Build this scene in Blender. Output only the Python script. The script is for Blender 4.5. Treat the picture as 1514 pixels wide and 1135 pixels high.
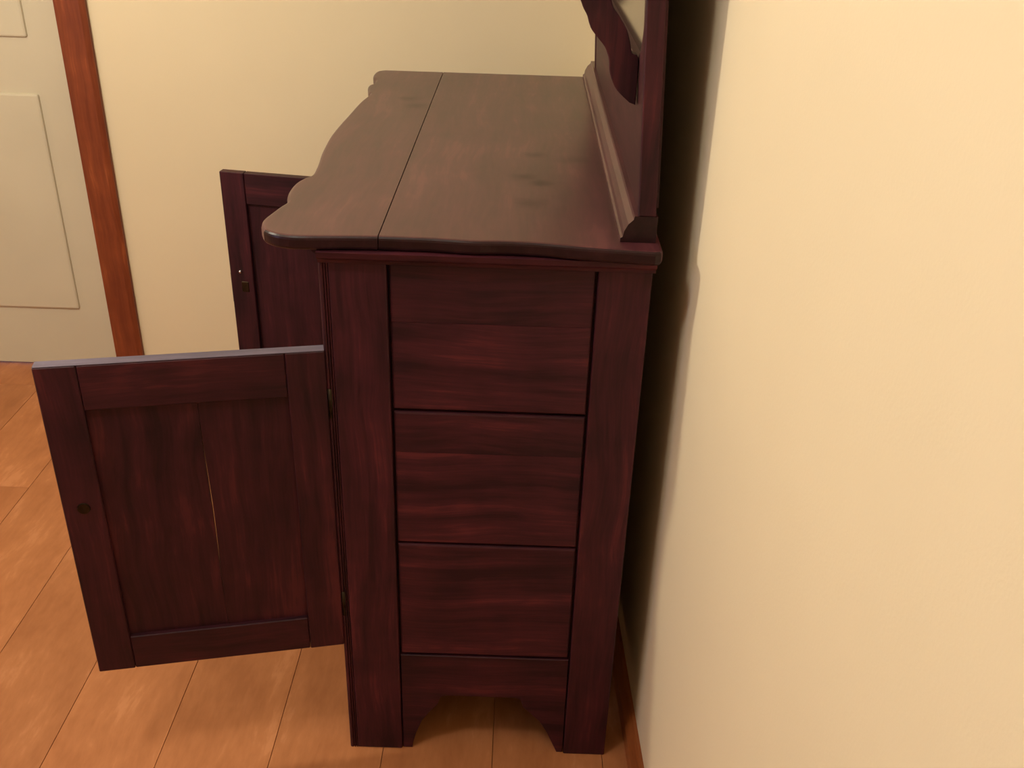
import bpy, bmesh, math, random
from mathutils import Vector, Matrix

random.seed(4)
for o in list(bpy.data.objects):
    bpy.data.objects.remove(o, do_unlink=True)
S = bpy.context.scene
C = S.collection

# ------------------------------------------------------------------ camera
cam_d = bpy.data.cameras.new('camera')
cam = bpy.data.objects.new('camera', cam_d)
C.objects.link(cam)
cam.location = (0.2692, -1.311, 1.4835)
cam.rotation_euler = (1.0777, -0.0282, 0.0173)
cam_d.sensor_fit = 'HORIZONTAL'
cam_d.sensor_width = 36.0
cam_d.lens = 36.0 * 1469.9 / 1514.0
cam_d.clip_start = 0.02
S.camera = cam

# ------------------------------------------------------------------ world, lights, exposure
W = bpy.data.worlds.new('dusk')
S.world = W
W.use_nodes = True
W.node_tree.nodes['Background'].inputs[0].default_value = (0.50, 0.60, 1.0, 1)
W.node_tree.nodes['Background'].inputs[1].default_value = 4.0

def lamp(name, kind, loc, energy, col, size=0.1, aim=None):
    d = bpy.data.lights.new(name, kind)
    d.energy = energy
    d.color = col
    if kind == 'AREA':
        d.shape = 'DISK'
        d.size = size
    else:
        d.shadow_soft_size = size
    o = bpy.data.objects.new(name, d)
    o.location = loc
    if aim:
        o.rotation_euler = (Vector(aim) - Vector(loc)).to_track_quat('-Z', 'Y').to_euler()
    C.objects.link(o)
    return o

# bedside lamp bulb to the left of the dresser, ceiling bulb in the middle of the room
lamp('lamp_bulb', 'POINT', (-1.15, 0.04, 1.79), 47, (1.0, 0.905, 0.72), 0.05)
lamp('ceiling_bulb', 'POINT', (-0.50, -0.80, 2.36), 26, (1.0, 0.96, 0.89), 0.12)

S.view_settings.view_transform = 'Standard'
S.view_settings.look = 'None'
S.view_settings.gamma = 1.0
S.view_settings.use_curve_mapping = False
S.view_settings.exposure = 0.0

# ------------------------------------------------------------------ helpers
def obj(name, bm, mat, parent=None, smooth=False):
    bmesh.ops.recalc_face_normals(bm, faces=bm.faces)
    me = bpy.data.meshes.new(name)
    bm.to_mesh(me)
    bm.free()
    if smooth:
        for p in me.polygons:
            p.use_smooth = True
    o = bpy.data.objects.new(name, me)
    me.materials.append(mat)
    C.objects.link(o)
    if parent:
        o.parent = parent
    return o

def link_copy(src, parent):
    o = src.copy()
    C.objects.link(o)
    o.parent = parent
    return o

def box(bm, x0, x1, y0, y1, z0, z1, bev=0.0, seg=1):
    t = bmesh.new()
    v = [t.verts.new((x, y, z)) for x in (x0, x1) for y in (y0, y1) for z in (z0, z1)]
    for f in ((0, 1, 3, 2), (4, 6, 7, 5), (0, 4, 5, 1), (2, 3, 7, 6), (0, 2, 6, 4), (1, 5, 7, 3)):
        t.faces.new([v[i] for i in f])
    if bev:
        bmesh.ops.bevel(t, geom=list(t.edges), offset=bev, segments=seg, affect='EDGES', profile=0.5)
    merge(bm, t)

def merge(bm, t):
    me = bpy.data.meshes.new('tmp')
    t.to_mesh(me)
    t.free()
    bm.from_mesh(me)
    bpy.data.meshes.remove(me)

def prism(bm, pts, axis, a, b, bev=0.0, seg=1, keep=None):
    """polygon pts extruded along axis from a to b. pts are the two other coordinates in xyz order"""
    t = bmesh.new()
    def P(u, w, s):
        return {'x': (s, u, w), 'y': (u, s, w), 'z': (u, w, s)}[axis]
    lo = [t.verts.new(P(u, w, a)) for u, w in pts]
    hi = [t.verts.new(P(u, w, b)) for u, w in pts]
    n = len(pts)
    t.faces.new(lo)
    t.faces.new(hi[::-1])
    for i in range(n):
        t.faces.new((lo[i], hi[i], hi[(i + 1) % n], lo[(i + 1) % n]))
    bmesh.ops.recalc_face_normals(t, faces=t.faces)
    if bev:
        caps = [e for e in t.edges if (e.verts[0] in lo and e.verts[1] in lo) or (e.verts[0] in hi and e.verts[1] in hi)]
        if keep:
            caps = [e for e in caps if keep(e)]
        bmesh.ops.bevel(t, geom=caps, offset=bev, segments=seg, affect='EDGES', profile=0.5)
    merge(bm, t)

def cyl(bm, p0, p1, r0, r1=None, n=16):
    r1 = r0 if r1 is None else r1
    p0, p1 = Vector(p0), Vector(p1)
    d = p1 - p0
    m = Matrix.Translation((p0 + p1) / 2) @ d.to_track_quat('Z', 'Y').to_matrix().to_4x4()
    bmesh.ops.create_cone(bm, cap_ends=True, segments=n, radius1=r0, radius2=r1, depth=d.length, matrix=m)

def B(name, dims, mat, parent, bev=0.0015, seg=1):
    bm = bmesh.new()
    box(bm, *dims, bev, seg)
    return obj(name, bm, mat, parent)

def catmull(pts, k=6):
    out = []
    n = len(pts)
    for i in range(n - 1):
        p0, p1, p2, p3 = pts[max(i - 1, 0)], pts[i], pts[i + 1], pts[min(i + 2, n - 1)]
        for j in range(k):
            t = j / k
            out.append(tuple(0.5 * (2 * b + (c - a) * t + (2 * a - 5 * b + 4 * c - d) * t * t + (3 * b - a - 3 * c + d) * t ** 3)
                             for a, b, c, d in zip(p0, p1, p2, p3)))
    out.append(pts[-1])
    return out

# ------------------------------------------------------------------ materials
def nodes(name):
    m = bpy.data.materials.new(name)
    m.use_nodes = True
    nt = m.node_tree
    return m, nt, nt.nodes['Principled BSDF']

def N(nt, kind, **kw):
    n = nt.nodes.new(kind)
    for k, v in kw.items():
        if k in n.inputs:
            n.inputs[k].default_value = v
        else:
            setattr(n, k, v)
    return n

def ramp(nt, stops):
    r = nt.nodes.new('ShaderNodeValToRGB')
    el = r.color_ramp.elements
    while len(el) > 1:
        el.remove(el[-1])
    el[0].position, el[0].color = stops[0][0], (*stops[0][1], 1)
    for p, c in stops[1:]:
        e = el.new(p)
        e.color = (*c, 1)
    return r

def wood(name, axis, dark, mid, light, rough=0.50, spec=0.28, along=2.2, across=38.0, bump=0.12, var=0.09, coat=0.0, spots=()):
    m, nt, b = nodes(name)
    tc = N(nt, 'ShaderNodeTexCoord')
    oi = N(nt, 'ShaderNodeObjectInfo')
    mul = N(nt, 'ShaderNodeVectorMath', operation='SCALE')
    mul.inputs[3].default_value = 9.7
    comb = N(nt, 'ShaderNodeCombineXYZ')
    for i in range(3):
        nt.links.new(oi.outputs['Random'], comb.inputs[i])
    nt.links.new(comb.outputs[0], mul.inputs[0])
    add = N(nt, 'ShaderNodeVectorMath', operation='ADD')
    nt.links.new(tc.outputs['Object'], add.inputs[0])
    nt.links.new(mul.outputs[0], add.inputs[1])
    # slow waver of the growth rings
    wv = N(nt, 'ShaderNodeTexNoise', Scale=3.0, Detail=2.0)
    nt.links.new(add.outputs[0], wv.inputs['Vector'])
    wsub = N(nt, 'ShaderNodeVectorMath', operation='SCALE')
    wsub.inputs[3].default_value = 0.05
    nt.links.new(wv.outputs['Color'], wsub.inputs[0])
    add2 = N(nt, 'ShaderNodeVectorMath', operation='ADD')
    nt.links.new(add.outputs[0], add2.inputs[0])
    nt.links.new(wsub.outputs[0], add2.inputs[1])
    mp = N(nt, 'ShaderNodeMapping')
    sc = [across] * 3
    sc['xyz'.index(axis)] = along
    mp.inputs['Scale'].default_value = sc
    nt.links.new(add2.outputs[0], mp.inputs['Vector'])
    n1 = N(nt, 'ShaderNodeTexNoise', Scale=1.0, Detail=6.0, Roughness=0.62)
    nt.links.new(mp.outputs[0], n1.inputs['Vector'])
    mp2 = N(nt, 'ShaderNodeMapping')
    sc2 = [across * 5.5] * 3
    sc2['xyz'.index(axis)] = along * 4
    mp2.inputs['Scale'].default_value = sc2
    nt.links.new(add2.outputs[0], mp2.inputs['Vector'])
    n2 = N(nt, 'ShaderNodeTexNoise', Scale=1.0, Detail=3.0, Roughness=0.6)
    nt.links.new(mp2.outputs[0], n2.inputs['Vector'])
    # blotchy stain
    n3 = N(nt, 'ShaderNodeTexNoise', Scale=7.0, Detail=3.0, Roughness=0.6)
    nt.links.new(add.outputs[0], n3.inputs['Vector'])
    a = N(nt, 'ShaderNodeMath', operation='MULTIPLY_ADD')
    a.inputs[1].default_value = 0.42
    nt.links.new(n2.outputs['Fac'], a.inputs[0])
    nt.links.new(n1.outputs['Fac'], a.inputs[2])
    a2 = N(nt, 'ShaderNodeMath', operation='MULTIPLY_ADD')
    a2.inputs[1].default_value = 0.55
    nt.links.new(n3.outputs['Fac'], a2.inputs[0])
    nt.links.new(a.outputs[0], a2.inputs[2])
    r = ramp(nt, [(0.62, dark), (0.90, mid), (1.22 if False else 1.0, light)])
    sub = N(nt, 'ShaderNodeMath', operation='SUBTRACT')
    sub.inputs[1].default_value = 0.18
    nt.links.new(a2.outputs[0], sub.inputs[0])
    nt.links.new(sub.outputs[0], r.inputs[0])
    hv = N(nt, 'ShaderNodeHueSaturation')
    mr = N(nt, 'ShaderNodeMapRange')
    mr.inputs['To Min'].default_value = 1 - var
    mr.inputs['To Max'].default_value = 1 + var
    nt.links.new(oi.outputs['Random'], mr.inputs['Value'])
    nt.links.new(mr.outputs[0], hv.inputs['Value'])
    nt.links.new(r.outputs[0], hv.inputs['Color'])
    col = hv.outputs[0]
    # knots and old ring marks in the wood, each with its place, size and depth of tone
    wob = N(nt, 'ShaderNodeTexNoise', Scale=28.0, Detail=3.0)
    nt.links.new(tc.outputs['Object'], wob.inputs['Vector'])
    masks = []
    for px, py, pz, rad, dep in spots:
        dist = N(nt, 'ShaderNodeVectorMath', operation='DISTANCE')
        nt.links.new(tc.outputs['Object'], dist.inputs[0])
        dist.inputs[1].default_value = (px, py, pz)
        ad = N(nt, 'ShaderNodeMath', operation='MULTIPLY_ADD')
        ad.inputs[1].default_value = rad * 1.6
        nt.links.new(wob.outputs['Fac'], ad.inputs[0])
        nt.links.new(dist.outputs['Value'], ad.inputs[2])
        mrg = N(nt, 'ShaderNodeMapRange', interpolation_type='SMOOTHSTEP')
        mrg.inputs['From Min'].default_value = rad * 0.7
        mrg.inputs['From Max'].default_value = rad * 2.2
        mrg.inputs['To Min'].default_value = dep
        mrg.inputs['To Max'].default_value = 0.0
        nt.links.new(ad.outputs[0], mrg.inputs['Value'])
        mx = N(nt, 'ShaderNodeMix', data_type='RGBA')
        nt.links.new(mrg.outputs[0], mx.inputs['Factor'])
        nt.links.new(col, mx.inputs[6])
        mx.inputs[7].default_value = (0.012, 0.006, 0.007, 1)
        col = mx.outputs[2]
        masks.append(mrg.outputs[0])
    nt.links.new(col, b.inputs['Base Color'])
    b.inputs['Roughness'].default_value = rough
    b.inputs['Specular IOR Level'].default_value = spec
    b.inputs['Coat Weight'].default_value = coat
    b.inputs['Coat Roughness'].default_value = 0.26
    b.inputs['Coat IOR'].default_value = 1.6
    if masks:                       # the finish is worn dull over the marks
        tot = masks[0]
        for q in masks[1:]:
            mxm = N(nt, 'ShaderNodeMath', operation='MAXIMUM')
            nt.links.new(tot, mxm.inputs[0]); nt.links.new(q, mxm.inputs[1])
            tot = mxm.outputs[0]
        for sock, v in (('Specular IOR Level', spec), ('Coat Weight', coat)):
            mm = N(nt, 'ShaderNodeMapRange')
            mm.inputs['To Min'].default_value = v
            mm.inputs['To Max'].default_value = v * 0.35
            nt.links.new(tot, mm.inputs['Value'])
            nt.links.new(mm.outputs[0], b.inputs[sock])
    bp = N(nt, 'ShaderNodeBump', Strength=bump, Distance=0.002)
    nt.links.new(a.outputs[0], bp.inputs['Height'])
    nt.links.new(bp.outputs[0], b.inputs['Normal'])
    return m

STAINS = [(0.025, 0.86, 1.006, 0.026, 0.7), (0.050, 0.79, 1.006, 0.030, 0.55), (0.295, 0.44, 1.006, 0.022, 0.5), (0.275, 0.305, 1.006, 0.024, 0.6), (0.303, 0.275, 1.006, 0.020, 0.65), (0.286, 0.165, 1.006, 0.030, 0.5), (0.36, 0.42, 1.006, 0.030, 0.35)]
MD, MM, ML = (0.020, 0.0038, 0.0080), (0.056, 0.0098, 0.0165), (0.090, 0.0160, 0.0215)
wx = wood('mahogany_grain_across', 'x', MD, MM, ML)
wy = wood('mahogany_grain_long', 'y', MD, MM, ML)
wz = wood('mahogany_grain_upright', 'z', MD, MM, ML)
wtop = wood('mahogany_table_top', 'y', (0.048, 0.0118, 0.0165), (0.082, 0.0215, 0.0280), (0.115, 0.0330, 0.0380), rough=0.36, spec=0.5, across=26, bump=0.04, var=0.05, coat=0.18, spots=STAINS)
wboard = wood('mirror_back_wood', 'y', (0.036, 0.0095, 0.0115), (0.060, 0.0170, 0.0200), (0.084, 0.0250, 0.0260), rough=0.5, spec=0.3, across=26, bump=0.05, var=0.05)
wend = wood('mahogany_end_shade', 'z', (0.014, 0.0042, 0.0056), (0.022, 0.0066, 0.0084), (0.030, 0.009, 0.011), rough=0.32, spec=0.25, along=30, across=40, var=0.05)  # dark copy of the mahogany, painting shade on the end faces
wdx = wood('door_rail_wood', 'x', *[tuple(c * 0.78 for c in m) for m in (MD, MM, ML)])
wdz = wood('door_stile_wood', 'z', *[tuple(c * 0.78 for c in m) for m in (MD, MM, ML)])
wcool = wood('cool_lit_pale_edge', 'x', (0.10, 0.082, 0.115), (0.145, 0.120, 0.165), (0.18, 0.150, 0.20), rough=0.55, bump=0.05, var=0.05)  # pale edge wood, its lavender tint is cool light painted in
wfloor = wood('oak_floor', 'y', (0.38, 0.140, 0.050), (0.46, 0.180, 0.068), (0.53, 0.220, 0.092), rough=0.45, spec=0.3, along=5.0, across=16, bump=0.04, var=0.07)
wcas = wood('pine_trim', 'z', (0.16, 0.036, 0.014), (0.23, 0.055, 0.020), (0.30, 0.080, 0.028), rough=0.4, bump=0.05, var=0.05)
wcasy = wood('pine_trim_long', 'y', (0.22, 0.060, 0.016), (0.32, 0.095, 0.026), (0.42, 0.130, 0.040), rough=0.4, bump=0.05, var=0.05)
wcasx = wood('pine_trim_across', 'x', (0.22, 0.060, 0.016), (0.32, 0.095, 0.026), (0.42, 0.130, 0.040), rough=0.4, bump=0.05, var=0.05)

def paint(name, col, rough=0.75, var=0.05):
    m, nt, b = nodes(name)
    tc = N(nt, 'ShaderNodeTexCoord')
    n = N(nt, 'ShaderNodeTexNoise', Scale=2.2, Detail=3.0)
    nt.links.new(tc.outputs['Object'], n.inputs['Vector'])
    r = ramp(nt, [(0.3, tuple(c * (1 - var) for c in col)), (0.7, tuple(min(1, c * (1 + var)) for c in col))])
    nt.links.new(n.outputs['Fac'], r.inputs[0])
    nt.links.new(r.outputs[0], b.inputs['Base Color'])
    n2 = N(nt, 'ShaderNodeTexNoise', Scale=260.0, Detail=3.0)
    nt.links.new(tc.outputs['Object'], n2.inputs['Vector'])
    bp = N(nt, 'ShaderNodeBump', Strength=0.08, Distance=0.002)
    nt.links.new(n2.outputs['Fac'], bp.inputs['Height'])
    nt.links.new(bp.outputs[0], b.inputs['Normal'])
    b.inputs['Roughness'].default_value = rough
    b.inputs['Specular IOR Level'].default_value = 0.25
    return m

wall_m = paint('yellow_wall_paint', (0.82, 0.71, 0.49), var=0.025)
ceil_m = paint('ceiling_paint', (0.80, 0.76, 0.66))
cream_m = paint('cream_door_paint', (0.62, 0.56, 0.42))

def metal(name, col, rough):
    m, nt, b = nodes(name)
    tc = N(nt, 'ShaderNodeTexCoord')
    n = N(nt, 'ShaderNodeTexNoise', Scale=90.0, Detail=3.0)
    nt.links.new(tc.outputs['Object'], n.inputs['Vector'])
    r = ramp(nt, [(0.35, tuple(c * 0.7 for c in col)), (0.7, col)])
    nt.links.new(n.outputs['Fac'], r.inputs[0])
    nt.links.new(r.outputs[0], b.inputs['Base Color'])
    b.inputs['Metallic'].default_value = 1.0
    b.inputs['Roughness'].default_value = rough
    return m

brass = metal('dark_bronze', (0.05, 0.036, 0.022), 0.5)
steel = metal('bright_steel', (0.85, 0.83, 0.88), 0.25)
mirror_m = metal('aged_mirror_glass', (0.24, 0.23, 0.22), 0.12)

# ------------------------------------------------------------------ the room
def struct(o):
    o['kind'] = 'structure'
    return o

YB = 1.45                    # wall behind the dresser's far end
XL, YF, ZC = -2.9, -3.3, 2.45
def xr(y):                   # the side wall runs slightly out of true to the dresser
    return 0.520 - 0.040 * y

bm = bmesh.new()
box(bm, XL - 0.1, 0.80, YF - 0.1, YB + 0.1, -0.12, -0.014)
floor = struct(obj('floor', bm, wfloor))
# planks: strips 0.204 wide running away from the camera, a seam at x = 0.252
PW = 0.204
plank_mesh = {}
for k in range(-16, 2):
    x0 = 0.252 + k * PW
    y = YF + random.uniform(-1.0, 0.0)
    if k > -6: y = -4.13 - 0.05 * (k % 2)
    while y < YB:
        L = 1.22
        key = 'full'
        if key not in plank_mesh:
            bm = bmesh.new()
            box(bm, 0.0005, PW - 0.0005, 0.0005, L - 0.0005, -0.0145, 0.0, 0.0005)
            o = obj('plank', bm, wfloor, floor)
            plank_mesh[key] = o
        else:
            o = link_copy(plank_mesh[key], floor)
        o.location = (x0, y, 0)
        y += L

bm = bmesh.new()
box(bm, XL - 0.1, -1.826, YB, YB + 0.1, -0.12, ZC)
box(bm, -0.95, 0.80, YB, YB + 0.1, -0.12, ZC)
box(bm, -1.826, -0.95, YB, YB + 0.1, 2.06, ZC)
wall_back = struct(obj('wall_back', bm, wall_m))
bm = bmesh.new()
prism(bm, [(xr(YF - 0.1), YF - 0.1), (xr(YB), YB), (xr(YB) + 0.1, YB), (xr(YF - 0.1) + 0.1, YF - 0.1)], 'z', -0.12, ZC)
struct(obj('wall_right', bm, wall_m))
bm = bmesh.new()
# left wall with a window opening
box(bm, XL - 0.1, XL, YF - 0.1, -2.1, -0.12, ZC)
box(bm, XL - 0.1, XL, -1.0, YB + 0.1, -0.12, ZC)
box(bm, XL - 0.1, XL, -2.1, -1.0, -0.12, 0.9)
box(bm, XL - 0.1, XL, -2.1, -1.0, 2.0, ZC)
struct(obj('wall_left', bm, wall_m))
bm = bmesh.new()
box(bm, XL, 0.80, YF - 0.1, YF, -0.12, ZC)
struct(obj('wall_front', bm, wall_m))
bm = bmesh.new()
box(bm, XL - 0.1, 0.80, YF - 0.1, YB + 0.1, ZC, ZC + 0.1)
struct(obj('ceiling', bm, ceil_m))

# window in the left wall
bm = bmesh.new()
for d in ((XL - 0.08, XL + 0.015, -2.16, -2.08, 0.84, 2.06), (XL - 0.08, XL + 0.015, -1.02, -0.94, 0.84, 2.06),
          (XL - 0.08, XL + 0.015, -2.08, -1.02, 1.98, 2.06), (XL - 0.08, XL + 0.03, -2.08, -1.02, 0.84, 0.92),
          (XL - 0.07, XL - 0.03, -2.08, -1.02, 1.43, 1.47)):
    box(bm, *d, 0.003)
struct(obj('window_1', bm, wcasx))

# baseboards
bm = bmesh.new()
bt, bh = 0.019, 0.055
for y0, y1 in ((YF, YB),):
    t = bmesh.new()
    prof = [(0, 0), (-bt, 0), (-bt, bh * 0.62), (-bt * 0.55, bh * 0.9), (-bt * 0.3, bh), (0, bh)]
    vs = []
    for yy in (y0, y1):
        vs.append([t.verts.new((xr(yy) + u, yy, w)) for u, w in prof])
    n = len(prof)
    for i in range(n):
        t.faces.new((vs[0][i], vs[0][(i + 1) % n], vs[1][(i + 1) % n], vs[1][i]))
    t.faces.new(vs[0]); t.faces.new(vs[1][::-1])
    merge(bm, t)
struct(obj('baseboard_right', bm, wcasy))
bm = bmesh.new()
box(bm, -0.885, xr(YB) - bt, YB - bt, YB, 0, bh, 0.003)
struct(obj('baseboard_back', bm, wcasx))

# doorway at the left end of the back wall: wooden casing and a cream door
bm = bmesh.new()
for x0, x1 in ((-0.972, -0.888), (-1.886, -1.802)):
    prism(bm, [(x0, YB), (x0, YB - 0.012), (x0 + 0.02, YB - 0.016), (x1 - 0.014, YB - 0.019), (x1, YB - 0.013), (x1, YB)], 'z', 0.0, 2.12)
box(bm, -1.886, -0.888, YB - 0.018, YB, 2.04, 2.12, 0.003)
box(bm, -0.972, -0.950, YB, YB + 0.1, 0, 2.06)
box(bm, -1.826, -1.804, YB, YB + 0.1, 0, 2.06)
struct(obj('trim_1', bm, wcas))
bm = bmesh.new()
box(bm, -1.800, -0.975, YB + 0.028, YB + 0.062, 0.006, 2.04, 0.002)
door1 = struct(obj('door_1', bm, cream_m))
for x0, x1 in ((-1.70, -1.42), (-1.355, -1.075)):
    for z0, z1 in ((0.2, 0.85), (1.0, 1.9)):
        B('door_panel', (x0, x1, YB + 0.020, YB + 0.034, z0, z1), cream_m, door1, 0.006, 2)
bm = bmesh.new()
cyl(bm, (-1.73, YB + 0.03, 0.95), (-1.73, YB - 0.02, 0.95), 0.012)
bmesh.ops.create_uvsphere(bm, u_segments=16, v_segments=10, radius=0.028, matrix=Matrix.Translation((-1.73, YB - 0.03, 0.95)))
obj('door_knob', bm, brass, door1, True)

def shade_ends(o):
    # end faces get a darker wood, their shade painted into the colour
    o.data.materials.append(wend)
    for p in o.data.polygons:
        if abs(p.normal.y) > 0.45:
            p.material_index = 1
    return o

# ------------------------------------------------------------------ the dresser
dr = bpy.data.objects.new('dresser', None)
dr.empty_display_size = 0.2
C.objects.link(dr)
dr['label'] = 'dark reddish wooden dresser with serpentine top, both doors swung open, mirror back against yellow wall'
dr['category'] = 'dresser'

D, WF = 0.460, 1.130        # depth, width of the case
TZ = 1.006                  # top surface
# -- top boards, the front one with its serpentine edge
front = [(-0.088, 0.010), (-0.096, 0.030), (-0.099, 0.054), (-0.096, 0.075), (-0.089, 0.111), (-0.083, 0.137), (-0.0885, 0.165), (-0.091, 0.195),
         (-0.090, 0.230), (-0.083, 0.257), (-0.073, 0.280), (-0.0735, 0.320), (-0.077, 0.365), (-0.082, 0.420), (-0.0865, 0.523), (-0.085, 0.610), (-0.081, 0.690),
         (-0.075, 0.812), (-0.066, 0.890), (-0.072, 0.915), (-0.080, 0.960), (-0.080, 0.985), (-0.073, 1.005), (-0.073, 1.043), (-0.084, 1.075), (-0.087, 1.115), (-0.082, 1.147), (-0.066, 1.160)]
xs = 0.074
near_e = [(0.457, -0.030), (0.42, -0.027), (0.356, -0.019), (0.291, -0.0095), (0.24, -0.0085), (0.207, -0.011), (0.15, -0.006), (0.075, -0.0045)]
near_f = [(0.075, -0.0045), (0.02, -0.008), (-0.035, -0.0125), (-0.058, -0.0095), (-0.076, -0.001), (-0.088, 0.010)]
poly = catmull(near_f, 4)[:-1] + catmull(front, 5)
poly = [(min(x, xs - 0.0008), y) for x, y in poly] + [(xs - 0.0008, 1.160)]
bm = bmesh.new()
prism(bm, poly, 'z', TZ - 0.021, TZ, 0.0055, 3, lambda e: not all(abs(v.co.x - xs) < 0.002 for v in e.verts))
shade_ends(obj('top_board', bm, wtop, dr, False))
ne = catmull(near_e, 4)
poly2 = [(xs + 0.0008, 1.160), (0.462, 1.160), (0.468, 1.150), (0.468, -0.018), (0.465, -0.027)] + ne[:-1] + [(xs + 0.0008, -0.0045)]
bm = bmesh.new()
prism(bm, poly2, 'z', TZ - 0.021, TZ, 0.0055, 3, lambda e: not all(abs(v.co.x - xs) < 0.002 for v in e.verts))
shade_ends(obj('top_board', bm, wtop, dr, False))
# cove moulding under the top
bm = bmesh.new()
prism(bm, [(-0.016, TZ - 0.0215), (-0.014, TZ - 0.030), (-0.006, TZ - 0.036), (-0.004, TZ - 0.041), (0.012, TZ - 0.041), (0.012, TZ - 0.0215)], 'x', -0.012, D + 0.003)
obj('top_moulding', bm, wx, dr)
bm = bmesh.new()
prism(bm, [(1.146, TZ - 0.0215), (1.144, TZ - 0.030), (1.136, TZ - 0.036), (1.134, TZ - 0.041), (1.118, TZ - 0.041), (1.118, TZ - 0.0215)], 'x', -0.012, D + 0.003)
obj('top_moulding', bm, wx, dr)
bm = bmesh.new()
prism(bm, [(-0.026, TZ - 0.0215), (-0.024, TZ - 0.030), (-0.016, TZ - 0.036), (-0.012, TZ - 0.041), (0.004, TZ - 0.041), (0.004, TZ - 0.0215)], 'y', 0.012, 1.118)
obj('top_moulding', bm, wy, dr)

ZT = TZ - 0.0412            # top of the case sides
XP0, XP1 = 0.0845, 0.3825   # posts end / begin
for side in (0, 1):
    def Y(a, b):            # mirrored for the far side
        return (a, b) if side == 0 else (WF - b, WF - a)
    y0, y1 = Y(0.0, 0.030)
    B('corner_post', (0.0005, XP0 - 0.0012, y0, y1, 0, ZT), wz, dr, 0.002, 2)
    B('corner_post', (XP1 + 0.0012, D, y0, y1, 0, ZT), wz, dr, 0.002, 2)
    # beaded strip on the front edge of the post
    o_, i_ = (y0, y1) if side == 0 else (y1, y0)
    s = 1 if side == 0 else -1
    prof = [(0.0, o_), (-0.0012, o_ + s * 0.0), (-0.0018, o_ + s * 0.003), (-0.0032, o_ + s * 0.003), (-0.0038, o_), (-0.0052, o_),
            (-0.0058, o_ + s * 0.003), (-0.0068, o_ + s * 0.003), (-0.0074, o_ + s * 0.0005), (-0.0100, o_ + s * 0.0), (-0.0125, o_ + s * 0.0012), (-0.0135, o_ + s * 0.0035), (-0.0135, i_), (0.0, i_)]
    bm = bmesh.new()
    prism(bm, prof, 'z', 0.0, ZT)
    obj('front_stile', bm, wz, dr)
    # panel boards between the posts
    py0, py1 = Y(0.0045, 0.018)
    for z0, z1 in ((0.727, 0.873), (0.8735, ZT - 0.0005), (0.4755, 0.650), (0.6503, 0.7225), (0.2325, 0.4710)):
        first = True
        bm = bmesh.new()
        t = bmesh.new()
        box(t, XP0 + 0.0025, XP1 - 0.0025, py0, py1, z0, z1)
        # soft rounded edges where a board meets a dark joint, crisp where two boards are glued
        es = []
        for e in t.edges:
            mz = (e.verts[0].co.z + e.verts[1].co.z) / 2
            my = (e.verts[0].co.y + e.verts[1].co.y) / 2
            if abs(my - (py0 if side == 0 else py1)) > 1e-5:
                continue
            hor = abs(e.verts[0].co.x - e.verts[1].co.x) > 0.1
            if hor and any(abs(mz - g) < 0.001 for g in (0.873, 0.8735, 0.650, 0.6503)):
                continue
            es.append(e)
        bmesh.ops.bevel(t, geom=es, offset=0.0035, segments=2, affect='EDGES', profile=0.5)
        merge(bm, t)
        obj('panel_board', bm, wx, dr)
    yb0, yb1 = Y(0.0185, 0.026)
    B('side_lining', (XP0 - 0.001, XP1 + 0.001, yb0, yb1, 0.20, ZT), wx, dr, 0)
    # bottom rail cut to bracket feet
    pts = [(XP0, 0.2295), (XP1, 0.2295), (XP1, 0.0), (0.371, 0.0), (0.362, 0.022), (0.350, 0.052), (0.336, 0.078), (0.318, 0.098), (0.305, 0.112), (0.300, 0.130),
           (0.290, 0.134), (0.165, 0.134), (0.155, 0.130), (0.150, 0.112), (0.136, 0.094), (0.121, 0.070), (0.110, 0.040), (0.104, 0.015), (0.102, 0.0), (XP0, 0.0)]
    ry0, ry1 = Y(0.003, 0.022)
    bm = bmesh.new()
    prism(bm, [(min(max(x, XP0 + 0.0008), XP1 - 0.0008), z) for x, z in pts], 'y', ry0, ry1, 0.0012)
    obj('bottom_rail', bm, wx, dr)
# shaped foot pads
# -- carcass
B('back_panel', (D - 0.012, D - 0.003, 0.031, WF - 0.031, 0.10, ZT), wz, dr, 0)
B('bottom_board', (0.005, D - 0.014, 0.031, WF - 0.031, 0.232, 0.248), wy, dr, 0)
B('shelf', (0.02, D - 0.014, 0.031, 0.826, 0.52, 0.536), wy, dr, 0)
B('partition', (0.005, D - 0.014, 0.828, 0.846, 0.2485, 0.836), wz, dr, 0)
B('divider_board', (0.005, D - 0.014, 0.031, WF - 0.031, 0.837, 0.846), wy, dr, 0)
B('front_rail', (-0.012, 0.004, 0.031, WF - 0.031, 0.828, 0.8365), wy, dr, 0.001)
B('front_rail', (-0.012, 0.004, 0.031, WF - 0.031, 0.2315, 0.2525), wy, dr, 0.001)
B('center_stile', (-0.012, 0.0045, 0.826, 0.848, 0.253, 0.8275), wz, dr, 0.001)
bm = bmesh.new()
pts = [(0.031, 0.231), (WF - 0.031, 0.231), (WF - 0.031, 0.0), (WF - 0.10, 0.0), (WF - 0.13, 0.018), (WF - 0.17, 0.030), (WF - 0.23, 0.034), (WF / 2, 0.034),
       (0.23, 0.034), (0.17, 0.030), (0.13, 0.018), (0.10, 0.0), (0.031, 0.0)]
prism(bm, pts, 'x', -0.010, 0.004, 0.001)
obj('apron', bm, wy, dr)

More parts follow.
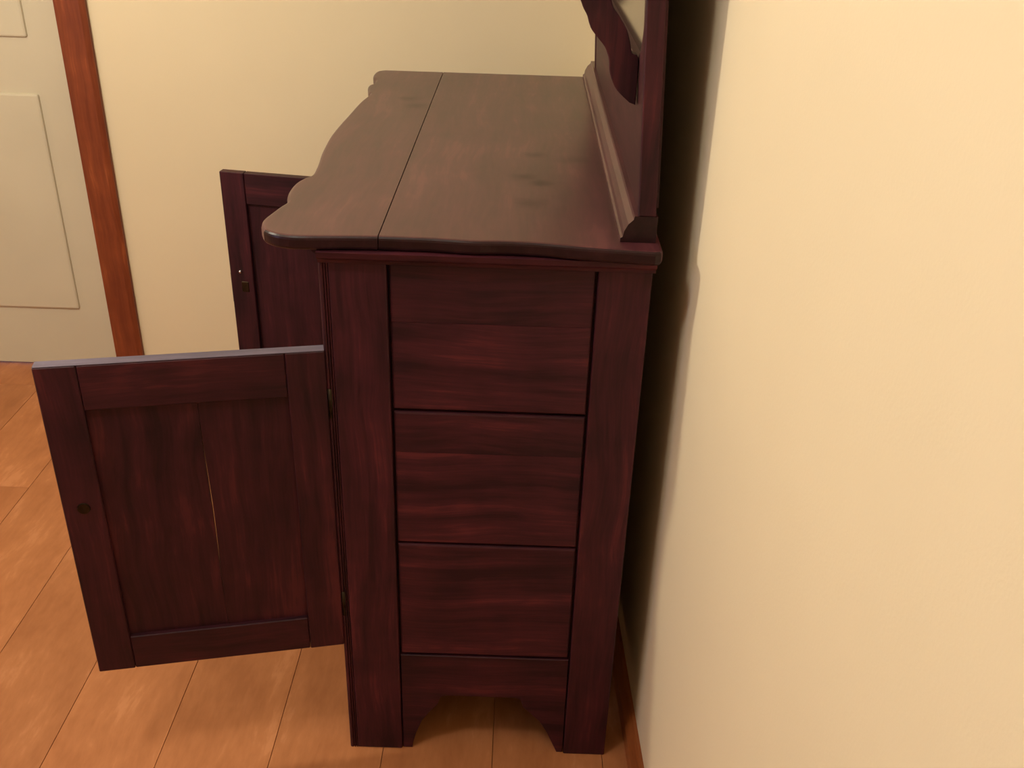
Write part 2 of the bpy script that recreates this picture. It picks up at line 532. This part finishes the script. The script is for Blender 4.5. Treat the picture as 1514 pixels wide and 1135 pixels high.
def pull(parent, x, y, z):
    bm = bmesh.new()
    for dy in (-0.032, 0.032):
        cyl(bm, (x, y + dy, z), (x - 0.014, y + dy, z), 0.0055, 0.004, 12)
        cyl(bm, (x - 0.0005, y + dy, z), (x - 0.003, y + dy, z), 0.012, 0.010, 16)
    prev = None
    for i in range(13):
        a = math.pi * i / 12
        p = (x - 0.012 - 0.004 * math.sin(a), y - 0.032 * math.cos(a), z - 0.026 * math.sin(a))
        if prev:
            cyl(bm, prev, p, 0.0028, None, 8)
        prev = p
    obj('handle', bm, brass, parent, True)

def drawer(y0, y1, z0, z1):
    bm = bmesh.new()
    box(bm, -0.013, 0.006, y0, y1, z0, z1, 0.003, 2)
    box(bm, 0.006, 0.40, y0 + 0.012, y0 + 0.022, z0 + 0.012, z1 - 0.014)
    box(bm, 0.006, 0.40, y1 - 0.022, y1 - 0.012, z0 + 0.012, z1 - 0.014)
    box(bm, 0.006, 0.40, y0 + 0.022, y1 - 0.022, z0 + 0.012, z0 + 0.020)
    d = obj('drawer', bm, wy, dr)
    ym, zm = (y0 + y1) / 2, (z0 + z1) / 2 + 0.008
    if y1 - y0 > 0.4:
        pull(d, -0.013, y0 + 0.12, zm); pull(d, -0.013, y1 - 0.12, zm)
    else:
        pull(d, -0.013, ym, zm)
    bm = bmesh.new()
    cyl(bm, (-0.0125, ym, z1 - 0.03), (-0.0145, ym, z1 - 0.03), 0.008, 0.007, 16)
    obj('keyhole_plate', bm, brass, d)

drawer(0.034, 0.562, 0.8475, 0.9625)
drawer(0.566, WF - 0.034, 0.8475, 0.9625)
for z0, z1 in ((0.2535, 0.4415), (0.4455, 0.6335), (0.6375, 0.8265)):
    drawer(0.850, WF - 0.034, z0, z1)

# -- doors.  local x runs from the hinge to the free edge, local +y faces the camera, z up from the door's foot
DW, DH = 0.410, 0.571
def door(loc, ang, cracked, inner):
    st, rt, rb = 0.0575, 0.073, 0.068
    th = 0.020
    x0 = 0.0055
    xm = 0.195                          # joint of the two panel boards
    zc0, zc1 = rb - 0.006, DH - rt + 0.006
    yp0, yp1 = -0.0165, -0.0085         # the boards sit back inside the frame
    xa, xb = x0 + st - 0.006, DW - st + 0.006
    n = 24
    def gap(t):
        if not cracked:
            return 0.0003
        u = max(0.0, 1 - abs((t - 0.57) / 0.43) ** 1.6)
        return 0.0003 + 0.0014 * u
    def board(side):
        bm = bmesh.new()
        pts = []
        for i in range(n + 1):
            t = i / n
            wob = 0.0008 * math.sin(9 * t) if cracked else 0
            pts.append((xm + wob + side * gap(t) * 0.5, zc0 + (zc1 - zc0) * t))
        far = xb if side > 0 else xa
        poly = pts + [(far, zc1), (far, zc0)]
        prism(bm, poly, 'y', yp0, yp1)
        return bm
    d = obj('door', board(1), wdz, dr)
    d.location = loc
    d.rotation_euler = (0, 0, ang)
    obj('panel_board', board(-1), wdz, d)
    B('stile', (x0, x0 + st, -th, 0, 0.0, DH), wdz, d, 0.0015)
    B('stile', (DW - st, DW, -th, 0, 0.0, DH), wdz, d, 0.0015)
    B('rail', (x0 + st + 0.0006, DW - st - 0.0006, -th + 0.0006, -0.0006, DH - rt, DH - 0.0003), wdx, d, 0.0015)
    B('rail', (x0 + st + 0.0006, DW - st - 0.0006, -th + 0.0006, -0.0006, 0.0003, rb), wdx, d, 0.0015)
    for z in (0.09, DH - 0.09):
        bm = bmesh.new()
        cyl(bm, (0.0015, -0.004 if not inner else -0.016, z - 0.025), (0.0015, -0.004 if not inner else -0.016, z + 0.025), 0.004, None, 12)
        obj('hinge', bm, brass, d, True)
    if inner:
        # lock box let into the free stile, its plate proud of the edge, and a bright screw
        bm = bmesh.new()
        box(bm, DW - 0.003, DW + 0.0015, -0.016, -0.003, 0.250, 0.325, 0.0005)
        obj('lock_plate', bm, brass, d)
        bm = bmesh.new()
        box(bm, DW - 0.044, DW - 0.026, -0.001, 0.0014, 0.280, 0.306, 0.001)
        obj('lock_box', bm, brass, d)
        bm = bmesh.new()
        bmesh.ops.create_uvsphere(bm, u_segments=12, v_segments=8, radius=0.0042, matrix=Matrix.Translation((DW - 0.026, 0.0008, 0.331)))
        obj('screw', bm, steel, d, True)
    else:
        B('top_edge', (x0 + 0.0005, DW - 0.0005, -th + 0.0005, -0.0005, DH + 0.0001, DH + 0.0016), wcool, d, 0.0006)['label'] = 'pale top edge of the door, cool light painted into its colour'
        bm = bmesh.new()
        cyl(bm, (DW - 0.03, -0.001, 0.33), (DW - 0.03, 0.002, 0.33), 0.010, 0.009, 16)
        obj('keyhole_plate', bm, brass, d)
    return d

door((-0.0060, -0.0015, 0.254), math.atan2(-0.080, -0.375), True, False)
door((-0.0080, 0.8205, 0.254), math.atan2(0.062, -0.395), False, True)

# -- the mirror back, leaning a little forward of plumb
LEAN = 0.05
def lean(o):
    for v in o.data.vertices:
        z = max(0.0, v.co.z - 1.044)
        v.co.x -= LEAN * z
    return o
YM0, YM1 = 0.004, 1.085
# base moulding on the table top
bm = bmesh.new()
prof = [(0.4105, TZ + 0.0003), (0.4105, TZ + 0.006), (0.4135, TZ + 0.008), (0.4150, TZ + 0.016), (0.4200, TZ + 0.026), (0.4270, TZ + 0.0330), (0.4280, TZ + 0.038), (0.4600, TZ + 0.038), (0.4600, TZ + 0.0003)]
prism(bm, prof, 'y', 0.006, 1.150)
shade_ends(obj('base_moulding', bm, wtop, dr))
ZM, ZTOP = TZ + 0.0383, 1.93
bm = bmesh.new(); box(bm, 0.4325, 0.4570, YM0, YM0 + 0.024, ZM, ZTOP, 0.0015)
lean(obj('mirror_post', bm, wz, dr))
bm = bmesh.new(); box(bm, 0.4325, 0.4570, YM1 - 0.024, YM1, ZM, ZTOP, 0.0015)
lean(obj('mirror_post', bm, wz, dr))
# lower board with the rounded sweep of the mirror opening cut in its upper edge
yo0, yo1, zo, rr = YM0 + 0.0245, YM1 - 0.0245, 1.232, 0.105
pts = [(yo0, ZM), (yo1, ZM), (yo1, zo + rr)]
pts += [(yo1 - 0.004 - rr + rr * math.cos(-a), zo + rr + rr * math.sin(-a)) for a in [i * math.pi / 20 for i in range(0, 11)]]
pts += [(yo0 + 0.004 + rr - rr * math.sin(a), zo + rr - rr * math.cos(a)) for a in [i * math.pi / 20 for i in range(0, 11)]]
pts += [(yo0, zo + rr)]
bm = bmesh.new(); prism(bm, pts, 'x', 0.4345, 0.4540)
lean(obj('back_board', bm, wboard, dr))
bm = bmesh.new()
top = [(yo0, ZTOP - 0.12)] + [(yo0 + (yo1 - yo0) * i / 16, ZTOP - 0.12 + 0.06 * math.sin(math.pi * i / 16)) for i in range(1, 16)] + [(yo1, ZTOP - 0.12), (yo1, ZTOP)] + \
      [(yo1 - (yo1 - yo0) * i / 16, ZTOP + 0.10 * math.sin(math.pi * i / 16) ** 2) for i in range(1, 16)] + [(yo0, ZTOP)]
prism(bm, top, 'x', 0.4345, 0.4540)
lean(obj('crest_rail', bm, wy, dr))
bm = bmesh.new(); box(bm, 0.4450, 0.4480, yo0 + 0.001, yo1 - 0.001, zo - 0.015, ZTOP - 0.05)
g = lean(obj('mirror_glass', bm, mirror_m, dr))
# the glass sits in a rebate: cut by the frame board in front of it
bm = bmesh.new(); box(bm, 0.4575, 0.4610, YM0 + 0.01, YM1 - 0.01, ZM + 0.01, ZTOP - 0.02)
lean(obj('mirror_backing', bm, wz, dr))
# scroll brackets carrying a small shelf
bo = [(0.305, 1.392), (0.312, 1.372), (0.326, 1.345), (0.334, 1.325), (0.341, 1.310), (0.345, 1.301), (0.351, 1.291), (0.356, 1.277), (0.365, 1.266), (0.376, 1.254), (0.381, 1.244), (0.3835, 1.236), (0.386, 1.219), (0.394, 1.201), (0.404, 1.190), (0.416, 1.180)]
bi = [(0.4245, 1.177), (0.4245, 1.215), (0.4230, 1.241), (0.4140, 1.246), (0.4105, 1.260), (0.404, 1.277), (0.393, 1.293), (0.385, 1.303), (0.381, 1.315), (0.381, 1.335), (0.372, 1.362), (0.360, 1.392)]
for yb in (0.086, 0.955):
    bm = bmesh.new()
    prism(bm, catmull(bo, 3) + catmull(bi, 3), 'y', yb, yb + 0.024, 0.0012)
    obj('bracket', bm, wdz, dr)
    B('candle_shelf', (0.29, 0.415, yb - 0.05, yb + 0.075, 1.3925, 1.408), wy, dr, 0.004, 2)
